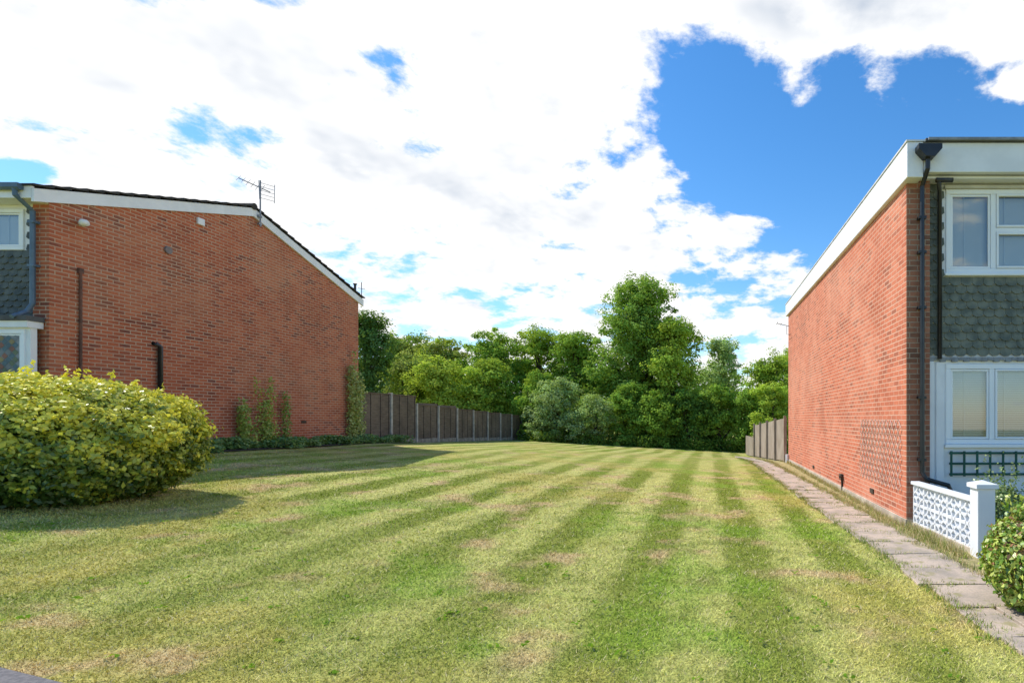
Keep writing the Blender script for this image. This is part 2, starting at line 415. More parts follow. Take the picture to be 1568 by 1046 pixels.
def wall_with_holes(mb,x0,x1,z0,z1,y0,y1,holes):
    xsx=sorted(set([x0,x1]+[h[0] for h in holes]+[h[1] for h in holes])); zsz=sorted(set([z0,z1]+[h[2] for h in holes]+[h[3] for h in holes]))
    for i in range(len(xsx)-1):
        for j in range(len(zsz)-1):
            cx=(xsx[i]+xsx[i+1])/2; cz=(zsz[j]+zsz[j+1])/2
            if any(h[0]<cx<h[1] and h[2]<cz<h[3] for h in holes): continue
            mb.box(xsx[i],xsx[i+1],y0,y1,zsz[j],zsz[j+1])

# ------------------------------------------------------------------ RIGHT HOUSE
H=empty('brick_house')
WX=2.88; WY0=8.1; WY1=20.2
mb=MB(); mb.prism([(WY0+.02,-.1),(WY1,-.3),(WY1,5.35),(WY0+.02,5.1)],'x',WX,WX+.30)
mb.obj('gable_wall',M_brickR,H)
mb=MB(); mb.box(WX+.002,WX+.34,WY0,WY0+.019,-.1,5.1); mb.box(WX+.301,WX+.34,WY0+.02,WY0+.3,-.1,5.1); mb.obj('front_brick_pier',M_brickF,H)
mb=MB(); mb.prism([(WY0-.012,-.1),(WY1,-.3),(WY1,.13),(WY0-.012,.13)],'x',WX-.02,WX+.3); mb.obj('plinth',M_plinth,H,bevel=.006)
mb=MB(); mb.box(WX+.34,11,WY1-.3,WY1-.01,-.3,5.3); mb.box(10.7,11,WY0+.4,WY1-.3,-.3,5.2); mb.obj('rear_walls',M_brickR,H)
FY=WY0+.12
mb=MB()
U=(3.50,5.60,3.74,4.98); Lw=(3.50,5.90,1.22,2.40)
wall_with_holes(mb,WX+.34,10.7,-.1,5.05,FY,FY+.12,[U,Lw])
mb.obj('front_panel_wall',M_white,H)
hole=lambda a,b_,z0,z1:(b_>U[0]-.02 and a<U[1]+.02 and z1>U[2]-.03)
tiles(H,WX+.345,9,2.50,5.05,FY-.004,M_slateR,skip=hole)
window(H,U[0],U[1],U[2],U[3],FY-.02,[(0,4.20,None,False),(0,4.95,4.38,True),(0,0,None,False)],fw=.07)
window(H,Lw[0],Lw[1],Lw[2],Lw[3],FY-.02,[(0,4.18,None,False),(0,5.0,None,True),(0,0,None,False)],fw=.07)
mb=MB(); mb.box(U[0]-.03,U[1]+.03,FY-.06,FY+.02,U[2]-.04,U[2]-.002); mb.box(Lw[0]-.03,Lw[1]+.03,FY-.07,FY+.02,Lw[2]-.05,Lw[2]-.002)
mb.obj('window_sills',M_pvc,H,bevel=.006)
mb=MB(); mb.box(U[0]-.03,U[1]+.03,FY-.055,FY-.01,U[3]+.002,U[3]+.05); mb.obj('window_head_trim',simple('cream_trim',(.6,.56,.45),(.5,.47,.38),4,.6),H)
mb=MB(); x=WX+.345
while x<9: mb.box(x,x+.085,FY-.045,FY-.012,2.445+.012*math.sin(x*40),2.50); x+=.088
mb.obj('lead_flashing',M_lead,H)
mb=MB(); mb.box(WX+.345,WX+.43,FY-.045,FY-.002,.05,2.44); mb.box(WX+.47,Lw[0]-.035,FY-.03,FY-.002,.05,2.43)
mb.obj('white_side_boards',M_white,H,bevel=.005)
mb=MB()
zz0,zz1=.78,1.09; yT=FY-.06
for z in (zz0,(zz0+zz1)/2,zz1): mb.box(3.53,5.6,yT-.012,yT+.01,z-.016,z+.016)
x=3.55
while x<5.6: mb.box(x-.016,x+.016,yT-.026,yT-.013,zz0-.03,zz1+.03); x+=.19
mb.obj('green_trellis',M_green,H)
mb=MB(); RY=WY0-.22
mb.prism([(RY,5.02),(WY1+.25,5.34),(WY1+.25,5.76),(RY,5.52)],'x',WX-.07,WX+.16)
mb.obj('verge_fascia',M_white,H,bevel=.01)
mb=MB(); mb.box(WX+.17,11.1,RY+.02,RY+.12,5.10,5.52); mb.obj('front_fascia',M_white,H,bevel=.01)
mb=MB()
for x in np.arange(WX+1.85,11,1.8): mb.box(x,x+.006,RY+.014,RY+.0195,5.1,5.52)
mb.obj('fascia_joints',M_lead,H)
mb=MB(); mb.box(WX+.162,11.1,RY+.14,FY+.1,5.06,5.10); mb.obj('soffit',M_white,H)
mb=MB(); mb.prism([(RY-.02,5.525),(WY1+.27,5.77),(WY1+.27,5.81),(RY-.02,5.565)],'x',WX+.19,11.2); mb.obj('flat_roof',M_felt,H)
mb=MB(); mb.box(WX+.22,11.2,RY-.05,RY+.015,5.53,5.565); mb.obj('roof_edge_trim',M_lead,H)
mb=MB(); mb.prism([(RY-.015,5.522),(WY1+.26,5.765),(WY1+.26,5.785),(RY-.015,5.545)],'x',WX-.085,WX+.185); mb.obj('verge_cap',simple('verge_cap',(.70,.70,.70),(.55,.55,.55),5,.7),H)
mb=MB(); hx=WX+.20; hy=RY-.06
mb.prism([(hx-.16,5.43),(hx+.17,5.43),(hx+.17,5.36),(hx+.07,5.25),(hx-.06,5.25),(hx-.16,5.36)],'y',hy-.09,hy+.06)
mb.tube([(hx,hy,5.26),(hx,hy,5.12),(hx,WY0-.07,4.95),(hx,WY0-.07,.82),(hx+.06,WY0-.07,.72),(hx+.38,WY0-.07,.63),(hx+.44,WY0-.07,.5)],.034,10)
for z in (4.5,3.2,1.9,1.0,4.0): mb.box(hx-.055,hx+.055,WY0-.10,WY0+.0,z-.02,z+.02)
mb.obj('rainwater_downpipe',M_black,H,bevel=.004)
mb=MB(); mb.tube([(3.30,RY+.1,5.0),(3.38,FY-.08,4.9),(3.38,FY-.08,2.47)],.032,10); mb.tube([(3.26,RY+.1,5.02),(3.5,RY+.1,5.02)],.035,8)
mb.obj('soil_pipe',M_black,H,smooth=True)
mb=MB(); ya,yb,za,zb=8.3,10.5,.5,1.58; xt=WX-.018
def clipd(sgn,k):
    P_=[]
    for yy in np.linspace(ya,yb,200):
        z=za+sgn*(yy-ya)*1.15+k
        if za<=z<=zb: P_.append((yy,z))
    return (P_[0],P_[-1]) if len(P_)>6 else None
for k in np.arange(-3,4,.22):
    for sgn,xo in ((1,0),(-1,-.012)):
        c=clipd(sgn,k)
        if c: mb.beam((xt+xo,c[0][0],c[0][1]),(xt+xo,c[1][0],c[1][1]),.008,.012,up=(1,0,0))
mb.obj('wall_trellis',M_trel,H)
mb=MB(); mb.tube([(WX-.01,11.95,.0),(WX-.03,11.95,.33),(WX-.03,11.9,.36),(WX-.1,11.85,.35)],.022,8); mb.box(WX-.06,WX-.003,11.9,12.05,.28,.4); mb.obj('outside_tap',M_bark,H)
mb=MB(); mb.box(WX-.02,WX-.001,9.7,9.9,.28,.36); mb.box(WX-.02,WX-.001,15.2,15.4,.22,.3); mb.obj('air_bricks',M_soil,H)
mb=MB(); mb.tube([(WX-.02,WY1-.3,4.9),(WX-.45,WY1-.3,5.0)],.012,6); mb.tube([(WX-.45,WY1-.6,5.0),(WX-.45,WY1-.0,5.0)],.008,6); mb.tube([(WX-.3,WY1-.5,4.97),(WX-.3,WY1-.1,4.97)],.008,6); mb.tube([(WX-.1,WY1-.3,4.92),(WX-.1,WY1-.3,4.6),(WX,WY1-.3,4.6)],.01,6)
mb.obj('wall_aerial',M_metal,H)
mb=MB(); mb.tube([(WX-.06,WY1-.15,0),(WX-.06,WY1-.15,.3)],.06,8); mb.obj('white_pipe_stub',M_pvc,H)

# ------------------------------------------------------------------ LEFT HOUSE
H=empty('brick_house')
LX=-12.2; A0,AR,A1=10.26,14.8,19.3; ZE,ZR=5.72,7.10; ZB=.4
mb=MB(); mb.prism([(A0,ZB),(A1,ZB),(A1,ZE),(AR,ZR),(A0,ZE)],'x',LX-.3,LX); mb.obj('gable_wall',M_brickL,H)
mb=MB(); mb.box(-20,LX-.3,A1-.3,A1-.005,ZB,ZE); mb.box(-20,-19.7,A0+.2,A1-.3,ZB,ZE); mb.obj('rear_walls',M_brickL,H)
mb=MB(); mb.box(LX-.32,LX+.03,A0-.012,A1+.02,ZB,.98); mb.obj('plinth',M_plinth,H)
FYL=A0+.06
LU=(-14.6,-12.72,4.72,5.48)
mb=MB(); wall_with_holes(mb,-19.7,LX-.3,ZB,ZE-.02,FYL,FYL+.12,[LU]); mb.obj('front_wall',M_white,H)
hole=lambda a,b_,z0,z1:(b_>LU[0]-.02 and a<LU[1]+.02 and z1>LU[2]-.02)
tiles(H,-19.6,LX-.3,3.45,5.5,FYL-.004,M_slate,skip=hole)
window(H,*LU,FYL-.03,[(0,-13.4,None,False),(0,0,None,False)],fw=.07)
mb=MB(); mb.box(-19,LX-.06,A0-.30,A0-.02,3.36,3.45); mb.obj('canopy_edge',M_felt,H)
mb=MB(); mb.box(-19,LX-.08,A0-.27,A0-.02,3.24,3.358); mb.obj('canopy_fascia',M_white,H)
mb=MB(); wall_with_holes(mb,-19,LX-.1,ZB,3.24,A0-.2,A0-.1,[(-14.9,-12.38,2.0,3.2)]); mb.obj('bay_wall',M_white,H)
window(H,-14.9,-12.38,2.0,3.2,A0-.23,[(0,-13.02,None,False),(0,0,None,False)],fw=.07,blind=None)
cols=[(.26,.10,.06),(.07,.14,.17),(.30,.23,.09),(.12,.16,.09),(.20,.22,.23)]
rs=random.Random(5); panes_=[MB() for _ in cols]; z=2.15; r=0
while z<3.00:
    x=-12.88+(r%2)*.065
    while x<-12.50:
        panes_[rs.randrange(5)].quad((x,A0-.2145,z),(x+.057,A0-.2145,z+.057),(x,A0-.2145,z+.114),(x-.057,A0-.2145,z+.057)); x+=.13
    z+=.065; r+=1
for cc,p_ in zip(cols,panes_): p_.obj('leaded_pane',simple('leaded_pane',cc,None,6,.4,spec=.3),H)
mb=MB(); mb.quad((-12.945,A0-.209,2.12),(-12.485,A0-.209,2.12),(-12.485,A0-.209,3.09),(-12.945,A0-.209,3.09)); mb.obj('pane_leading',M_lead,H)
mb=MB(); mb.box(-20,LX+.02,A0-.28,A0-.24,5.56,5.78); mb.obj('front_fascia',M_white,H,bevel=.006)
mb=MB(); mb.box(-20,LX-.01,A0-.235,A0+.05,5.56,5.59); mb.obj('soffit',M_white,H)
mb=MB(); mb.prism([(A0-.38,5.80),(A0-.285,5.80),(A0-.285,5.70),(A0-.34,5.68),(A0-.38,5.72)],'x',-20,LX-.12); mb.obj('gutter',M_bluepipe,H)
dp=-12.42
mb=MB(); mb.tube([(dp,A0-.33,5.72),(dp,A0-.33,5.6),(dp,A0-.07,5.4),(dp,A0-.07,3.7),(dp-.05,A0-.12,3.55),(dp-.05,A0-.34,3.42)],.038,10)
for z in (5.2,4.4): mb.box(dp-.06,dp+.06,A0-.11,A0,z-.02,z+.02)
mb.obj('rainwater_downpipe',M_bluepipe,H,smooth=False)
def roofz(y): return ZE+(ZR-ZE)*(1-abs(y-AR)/(AR-A0))
yf=A0-.28; yb=A1+.2; sl=(ZR-ZE)/(AR-A0); zf=roofz(yf); zb_=roofz(yb)
mb=MB()
mb.prism([(yf,zf-.14),(AR-.002,ZR-.12),(AR-.002,ZR+.10),(yf,zf+.10)],'x',LX+.005,LX+.06)
mb.prism([(AR+.002,ZR-.12),(yb,zb_-.14),(yb,zb_+.08),(AR+.002,ZR+.10)],'x',LX+.005,LX+.06)
mb.obj('barge_boards',M_white,H,bevel=.005)
mb=MB(); n=17
for side in (-1,1):
    Ls=(AR-yf) if side<0 else (yb-AR)
    for i in range(n):
        ya_=i/n*Ls; yb2=(i+1.12)/n*Ls
        z1=ZR+.12-sl*ya_; z2=ZR+.12-sl*yb2+.035
        y1=AR+side*ya_; y2=AR+side*yb2
        p=[(y1,z1),(y2,z2),(y2,z2+.03),(y1,z1+.03)]
        if side<0: p=p[::-1]
        mb.prism(p,'x',-20.2,LX+.10+random.uniform(-.008,.008))
mb.obj('roof_tiles',M_roof,H)
mb=MB(); x=-20.2
while x<LX+.1:
    mb.tube([(x,AR,ZR+.14),(min(x+.44,LX+.10),AR,ZR+.14)],.09,10); x+=.45
mb.obj('ridge_tiles',M_roof,H)
cl=MB(); WXL=LX
cl.tube([(WXL+.03,10.75,1.0),(WXL+.03,10.75,4.45)],.022,8)
cl.box(WXL+.001,WXL+.05,10.71,10.79,4.4,4.50)
cl.obj('conduit_pipe',simple('rusty_pipe',(.20,.09,.06),(.11,.06,.045),6,.7),H)
mb=MB(); mb.tube([(WXL+.06,12.28,1.0),(WXL+.06,12.28,3.18),(WXL+.06,12.18,3.24),(WXL+.0,12.18,3.24)],.045,10)
mb.obj('waste_pipe',M_black,H,smooth=True)
mb=MB(); mb.box(WXL+.001,WXL+.05,13.2,13.38,6.22,6.38); mb.obj('wall_vent',M_white,H,bevel=.01)
mb=MB(); mb.tube([(WXL+.001,10.78,5.38),(WXL+.12,10.78,5.38)],[.06,.05],12); mb.tube([(WXL+.1,10.7,5.40),(WXL+.22,10.64,5.34)],[.04,.07],12); mb.obj('security_light',M_white,H,smooth=True)
mb=MB(); mb.tube([(WXL,12.5,5.38),(WXL+.04,12.5,5.38)],.085,14); mb.obj('round_vent',simple('vent_grey',(.25,.2,.19),None,5,.7),H)
mb=MB(); mb.box(WXL+.001,WXL+.012,16.6,16.8,1.45,1.53); mb.obj('air_bricks',M_soil,H)
mb=MB(); mb.tube([(WXL+.03,A1-.25,.8),(WXL+.03,A1-.25,3.2)],.015,6); mb.obj('rear_cable',M_black,H)
mb=MB(); ax=LX+.05; ay=14.95
mb.tube([(ax+.06,ay,6.75),(ax+.06,ay,8.0)],.018,8); mb.box(ax+.012,ax+.07,ay-.05,ay+.05,6.8,6.86); mb.box(ax+.012,ax+.07,ay-.05,ay+.05,7.0,7.06)
b0=Vector((ax-.36,ay-.2,7.98)); b1=Vector((ax+.25,ay+.1,7.72)); mb.tube([b0,b1],.012,6)
for t in np.linspace(0,.75,6):
    c=b0.lerp(b1,t); mb.tube([c+Vector((-.02,-.05,-.08-.04*t)),c+Vector((.02,.05,.08+.04*t))],.006,5)
for k in range(5):
    z=7.5+k*.1; mb.tube([(ax+.12,ay-.1,z),(ax+.36,ay+.1,z-.03)],.006,5)
mb.tube([(ax+.12,ay-.1,7.46),(ax+.10,ay-.1,7.96)],.008,5); mb.tube([(ax+.36,ay+.1,7.42),(ax+.37,ay+.1,7.92)],.008,5)
mb.obj('tv_aerial',M_metal,H)
mb=MB(); mb.tube([(LX-.05,A1-.1,5.9),(LX-.05,A1-.1,6.2),(LX-.05,A1-.1,6.25)],[.04,.04,.07],10); mb.tube([(LX+.05,A1+.1,5.75),(LX+.05,A1+.1,6.35)],.012,6); mb.tube([(LX+.05,A1-.1,6.1),(LX+.05,A1+.3,6.15)],.008,6); mb.obj('roof_flue',M_black,H)

# ------------------------------------------------------------------ LEFT FENCE
F=empty('wooden_panel_fence'); posts=MB(); boards=MB(); bats=MB(); grav=MB()
y=A1+.08; i=0; FX=LX
while y<37:
    b0_=g(FX,y); b1_=g(FX,y+1.83); base=(b0_+b1_)/2
    top=(2.50 if i<2 else np.interp(y,[23,36.5],[2.14,1.70]))
    posts.box(FX-.06,FX+.075,y-.055,y+.055,b0_-.2,top+.07)
    grav.box(FX-.02,FX+.03,y+.055,y+1.795,base-.2,base+.17)
    z=base+.17
    while z<top-.02:
        j=random.uniform(-.008,.008)
        boards.prism([(FX-.005,z),(FX+.022,z),(FX+.010,z+.135+j),(FX-.010,z+.135+j)],'y',y+.06,y+1.79); z+=.115
    for t in (.09,.6,1.2,1.72): bats.box(FX+.024,FX+.042,y+t-.02,y+t+.03,base+.18,top)
    bats.box(FX-.03,FX+.05,y+.06,y+1.79,top+.0,top+.035)
    y+=1.85; i+=1
posts.box(FX-.05,FX+.05,y-.05,y+.05,g(FX,y)-.2,1.75)
posts.obj('concrete_posts',M_conc,F,bevel=.008); boards.obj('fence_boards',M_fenceL,F); bats.obj('fence_battens',M_fenceL,F); grav.obj('gravel_boards',simple('gravel_board',(.34,.31,.26),(.20,.18,.15),5,.9,.3),F)
F=empty('closeboard_fence'); bo=MB(); po=MB()
y=WY1+.05
while y<28.5:
    x=np.interp(y,[20.2,29],[2.82,2.30]); base=g(x,y); tp=np.interp(y,[20.2,28],[1.62,1.25]) 
    hgt=tp+random.uniform(-.012,.012)
    bo.prism([(x-.012,y),(x+.012,y),(x-.004,y+.118),(x-.02,y+.118)],'z',base+.05,hgt)
    y+=.105
for yy in np.arange(WY1+.1,28.5,2.0):
    x=np.interp(yy,[20.2,29],[2.82,2.30])-.05; po.box(x-.045,x+.045,yy-.045,yy+.045,g(x,yy)-.1,np.interp(yy,[20.2,28],[1.7,1.33]))
while y<31.5:
    x=np.interp(y,[28,31.5],[2.36,2.10]); base=g(x,y)
    bo.prism([(x-.012,y),(x+.012,y),(x-.004,y+.118),(x-.02,y+.118)],'z',base+.03,.62+random.uniform(-.01,.01)); y+=.105
bo.obj('fence_pales',M_fenceR,F); po.obj('fence_posts',M_fenceR,F)

# ------------------------------------------------------------------ SCREEN BLOCK WALL
F=empty('screen_block_wall')
mb=MB(); p0=Vector((2.98,8.02,.05)); p1=Vector((3.14,6.50,.02)); dirv=(p1-p0); Lw_=dirv.length; n=5; bs=Lw_/n
d=dirv.normalized(); bh=.27; T=.07
side=Vector((-d.y,d.x,0)).normalized()
def W(s,z): return p0+d*s+Vector((0,0,z))
def strip(poly_pts,wd):
    for a,b_ in zip(poly_pts[:-1],poly_pts[1:]):
        mb.beam(W(*a),W(*b_),T,wd,up=tuple((W(*b_)-W(*a)).cross(side)))
for i in range(n):
    for r in range(2):
        s0=i*bs; z0=.05+r*bh; cxs=s0+bs/2; cz=z0+bh/2
        strip([(s0+.01,z0),(s0+.01,z0+bh)],.02); strip([(s0+bs-.01,z0),(s0+bs-.01,z0+bh)],.02)
        strip([(s0+.02,z0+.01),(s0+bs-.02,z0+.01)],.02); strip([(s0+.02,z0+bh-.01),(s0+bs-.02,z0+bh-.01)],.02)
        for qx,qz in ((-1,-1),(1,-1),(1,1),(-1,1)):
            cx=cxs+qx*bs/2; czz=cz+qz*bh/2; pts=[]
            for a in np.linspace(0,math.pi/2,6):
                pts.append((cx-qx*math.cos(a)*bs*.40,czz-qz*math.sin(a)*bh*.40))
            strip(pts,.026)
        strip([(cxs-bs*.2,cz-bh*.2),(cxs+bs*.2,cz+bh*.2)],.028); strip([(cxs-bs*.2,cz+bh*.2),(cxs+bs*.2,cz-bh*.2)],.028)
mb.obj('screen_blocks',M_white,F)
mb=MB(); mb.beam(W(-.02,.62),W(Lw_,.62),.13,.045); mb.obj('coping',M_white,F,bevel=.008)
mb=MB(); mb.beam(W(0,.0),W(Lw_,.0),.12,.10); mb.obj('wall_footing',M_plinth,F)
mb=MB(); c=W(Lw_+.10,0); mb.box(c.x-.10,c.x+.10,c.y-.10,c.y+.10,0,.80); mb.obj('pier',M_white,F,bevel=.01)
mb=MB(); mb.box(c.x-.125,c.x+.125,c.y-.125,c.y+.125,.802,.85)
nb=len(mb.v); mb.v+=[(c.x-.12,c.y-.12,.85),(c.x+.12,c.y-.12,.85),(c.x+.12,c.y+.12,.85),(c.x-.12,c.y+.12,.85),(c.x,c.y,.89)]; mb.f+=[(nb,nb+1,nb+4),(nb+1,nb+2,nb+4),(nb+2,nb+3,nb+4),(nb+3,nb,nb+4)]
mb.obj('pier_cap',M_white,F)

# ------------------------------------------------------------------ TREES
def crown(blobs,nleaf,lsize,col,col2,sub=.5,fill=.3):
    P=[];Nn=[];S=[];C=[]
    ar=np.array([r[0]*r[2]+r[0]*r[1] for _,r in blobs]); ar=ar/ar.sum()
    for (c,r),w in zip(blobs,ar):
        c=np.array(c);r=np.array(r); nl=int(nleaf*w); ns=max(8,int(nl/60))
        dd=rng.normal(size=(ns,3)); dd[:,2]=dd[:,2]*.9+.15; dd/=np.linalg.norm(dd,axis=1,keepdims=True)
        rad=np.where(rng.random(ns)<fill,rng.random(ns)*.75,.80+.38*rng.random(ns)**1.3)
        sc_=c+dd*r*rad[:,None]
        subr=sub*(.5+.9*rng.random(ns))
        idx=rng.integers(0,ns,nl)
        off=rng.normal(size=(nl,3)); off/=np.linalg.norm(off,axis=1,keepdims=True); off*= (rng.random((nl,1))**.5)*np.array([1,1,.65])
        p=sc_[idx]+off*subr[idx][:,None]
        nrm=off*.9+dd[idx]*.4+np.array([0,0,.7])+rng.normal(size=(nl,3))*.45
        t=rng.random(ns); cc=np.array(col)[None]*(1-t[:,None])+np.array(col2)[None]*t[:,None]
        cc*= (.75+.55*rng.random((ns,1)))
        cl_=cc[idx]*(.85+.3*rng.random((nl,1)))
        P.append(p);Nn.append(nrm);S.append(lsize*(.6+.8*rng.random(nl)));C.append(cl_)
    return np.vstack(P),np.vstack(Nn),np.concatenate(S),np.vstack(C)

def tree(name,X0,Y0,top,r,col,col2,nleaf=24000,lsize=.17,low=.12,shape='round',seed=0,sub=.55,nb=11):
    random.seed(seed+11)
    T_=empty(name); zb=g(X0,Y0); Ht=top-zb; blobs=[]
    for i in range(nb):
        f=low+(1-low)*((i+.5)/nb)
        if shape=='round': wd=math.sin(math.pi*min(1,max(0,(f*.78+.18))))**.5
        else: wd=min(1,1.35-f*.80) 
        br=r*random.uniform(.36,.55)*(.6+.4*wd)
        a=random.random()*6.28; rr=max(0,r*wd-br)*random.uniform(.65,1.15)
        zc=zb+Ht*f; zc=min(zc,top-br*.8)
        blobs.append(((X0+math.cos(a)*rr,Y0+math.sin(a)*rr,zc),(br,br,br*random.uniform(.75,1.05))))
    blobs.append(((X0,Y0,zb+Ht*.5),(r*.6,r*.6,Ht*.36)))
    blobs.append(((X0+random.uniform(-.2,.2)*r,Y0,top-r*.36),(r*.48,r*.48,r*.36)))
    P,N_,S,C=crown(blobs,nleaf,lsize,col,col2,sub)
    k=P[:,2]>zb+.05; P,N_,S,C=P[k],N_[k],S[k],C[k]
    fast_mesh('crown',leaf_verts(P,N_,S,.7),4,M_leaf,C,T_)
    mb=MB(); tr=Ht*.022+.04
    pts=[(X0+random.uniform(-.1,.1)*k_,Y0+random.uniform(-.1,.1)*k_,zb-.1+Ht*.85*k_/5) for k_ in range(6)]
    mb.tube(pts,[tr*(1.25-.2*k_) for k_ in range(6)],8)
    for (c,r_) in blobs[:-2]:
        k_=max(1,min(4,int((c[2]-zb)/Ht*5)-1)); s0=Vector(pts[k_]); e=Vector(c); m_=s0.lerp(e,.5)+Vector((0,0,-.15))
        mb.tube([s0,m_,e,e+(e-m_)*.5],[tr*.5,tr*.35,tr*.2,tr*.06],6)
    mb.obj('trunk_and_limbs',M_bark,T_,smooth=True)
    return T_
G1=(.22,.38,.055); G2=(.34,.50,.075); YG=(.47,.58,.075); DG=(.11,.22,.05); SG=(.44,.55,.25); OL=(.36,.39,.12); LG=(.36,.50,.17)
tree('tree',-21.0,34,7.9,2.1,DG,(.13,.24,.08),22000,.15,seed=1)
tree('tree',-24.6,45,8.4,3.3,OL,G1,22000,.19,seed=2)
tree('tree',-20.0,42,7.5,3.3,YG,OL,26000,.17,seed=3)
tree('tree',-16.4,41,7.7,3.6,G2,G1,28000,.17,seed=4)
tree('tree',-13.0,43,8.4,3.6,YG,G1,28000,.17,seed=5)
tree('tree',-9.9,41,7.9,3.4,G2,G1,28000,.17,seed=6)
tree('tree',-5.1,40,11.5,3.8,G1,(.32,.48,.10),60000,.17,seed=31,shape='taper',nb=24,sub=.6)
tree('tree',-2.7,38.6,8.5,3.0,YG,G2,32000,.16,seed=8)
tree('tree',1.0,43,7.7,2.4,LG,(.38,.52,.18),20000,.16,seed=9,shape='taper')
tree('tree',4.1,38,5.9,2.4,YG,G1,20000,.16,seed=10)
tree('tree',6.6,40,6.6,2.4,YG,G2,18000,.16,seed=20)
tree('tree',-17.8,36.5,5.5,2.5,YG,(.52,.62,.10),20000,.15,seed=11)
tree('tree',-14.8,37.5,5.4,2.3,YG,G2,18000,.15,seed=12)
tree('tree',-20.8,38,5.8,2.4,OL,G2,18000,.15,seed=13)
def shrub(X0,Y0,top,r,col,col2,n,ls,seed,sub=.4,name='shrub'):
    return tree(name,X0,Y0,top,r,col,col2,n,ls,low=.05,seed=seed,sub=sub,nb=8)
shrub(-11.4,36.8,4.6,1.8,G2,G1,16000,.13,21)
shrub(-9.7,35.6,4.0,2.1,(.38,.52,.14),SG,22000,.12,22)
shrub(-7.2,34.9,2.9,1.7,(.40,.54,.13),SG,16000,.11,23)
shrub(-5.4,36.0,3.8,2.0,G2,G1,16000,.14,24)
shrub(-3.2,35.8,3.2,2.0,G1,G2,16000,.14,25)
shrub(-1.2,35.6,3.3,2.0,DG,G1,16000,.14,26)
shrub(.7,35.6,3.6,1.9,G1,G2,16000,.13,27)
shrub(2.4,35.0,3.2,1.6,G2,G1,13000,.13,28)
shrub(3.9,34.0,3.7,1.7,G2,YG,14000,.13,29)
bl=[]
random.seed(3)
for i in range(46):
    x_=-44+i*1.35+random.uniform(-.5,.5); r_=random.uniform(1.6,2.6); y_=51+random.uniform(-2,3)
    bl.append(((x_,y_,random.uniform(1.0,2.2)),(r_,r_,2.4))); bl.append(((x_,y_+.5,random.uniform(3.6,5.6)),(r_*.9,r_,1.9)))
P,N_,S,C=crown(bl,90000,.26,G1,G2,.7); fast_mesh('distant_trees',leaf_verts(P,N_,S,.7),4,M_leaf,C)

# ------------------------------------------------------------------ BUSHES
def bush(name,c,r,n,ls,colf,mat,zb,lump=.10,exp=2.6,shoots=0,lowz=-.45,shL=.18):
    B=empty(name)
    d_=rng.normal(size=(n,3)); d_/=np.linalg.norm(d_,axis=1,keepdims=True)
    m_=d_[:,2]<lowz; d_[m_,2]*=-1
    k=(np.abs(d_)**exp).sum(1)**(-1/exp)
    lumpf=np.zeros(n)
    for _ in range(60):
        a=rng.normal(size=3); a[2]=abs(a[2])-.2; a/=np.linalg.norm(a); dd=(d_@a); lumpf+=np.exp((dd-1)/.008)*rng.uniform(-.8,1.1)
    for f in (9,17,31):
        ph=rng.random(3)*6; lumpf+=.45*np.sin(d_[:,0]*f+ph[0])*np.sin(d_[:,1]*f+ph[1])*np.sin(d_[:,2]*f+ph[2])
    depth=rng.random(n)**2*.35
    rad=k*(1+lump*lumpf)*(1-depth+.025*rng.normal(size=n))
    P=np.array(c)+d_*np.array(r)*rad[:,None]
    keep=P[:,2]>zb+.02; P=P[keep];d2=d_[keep];dep=depth[keep];lf=lumpf[keep]
    Nn=d2*1.0+rng.normal(size=d2.shape)*.6+np.array([0,0,.35])
    C=colf(P,d2,dep,lf)
    S=ls*(.6+.8*rng.random(len(P)))
    if shoots:
        PP=[];CC=[]
        for s in range(shoots):
            a=rng.normal(size=3); a[2]=abs(a[2])+.5; a/=np.linalg.norm(a); kk=(np.abs(a)**exp).sum()**(-1/exp)
            p_=np.array(c)+a*np.array(r)*kk; L=rng.uniform(.4,1.4)*shL
            q=rng.random((16,1)); PP.append(p_+q*L*(a*.5+np.array([0,0,.8]))+rng.normal(size=(16,3))*.018); CC.append(np.tile(colf(PP[-1][:1],a[None],np.zeros(1),np.ones(1)*.3),(16,1)))
        PP=np.vstack(PP); P=np.vstack([P,PP]); C=np.vstack([C,np.vstack(CC)]); Nn=np.vstack([Nn,rng.normal(size=PP.shape)+[0,0,.6]]); S=np.concatenate([S,ls*np.ones(len(PP))])
    fast_mesh('leaves',leaf_verts(P,Nn,S,.6),4,mat,C,B)
    mb=MB()
    for i in range(12):
        a=i*.55; e=Vector((c[0]+math.cos(a)*r[0]*.6,c[1]+math.sin(a)*r[1]*.6,zb+r[2]*random.uniform(.5,.8))); s_=Vector((c[0]+math.cos(a)*.15,c[1]+math.sin(a)*.12,zb-.05))
        mb.tube([s_,s_.lerp(e,.5)+Vector((0,0,.1)),e],[.03,.02,.008],6)
    mb.obj('stems',M_bark,B)
    return B
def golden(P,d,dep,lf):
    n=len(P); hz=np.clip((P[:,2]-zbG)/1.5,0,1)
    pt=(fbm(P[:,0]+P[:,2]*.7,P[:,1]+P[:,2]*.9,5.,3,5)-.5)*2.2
    up=np.clip(hz*1.30-.10-dep*4.2+lf*.28+pt+rng.normal(size=n)*.22,0,1)  # yellow outer leaves, green inside; hollows also darkened in colour like shadow
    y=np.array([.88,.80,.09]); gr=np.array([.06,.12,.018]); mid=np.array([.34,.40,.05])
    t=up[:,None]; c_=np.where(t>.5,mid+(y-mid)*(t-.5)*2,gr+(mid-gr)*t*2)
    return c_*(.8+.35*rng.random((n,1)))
zbG=g(-8,7)
bush('golden_euonymus_bush',(-8.75,6.95,zbG+.70),(1.95,1.3,.80),135000,.060,golden,M_leafgl,zbG-.05,.065,exp=2.6,shoots=60,lowz=-.8,shL=.13)
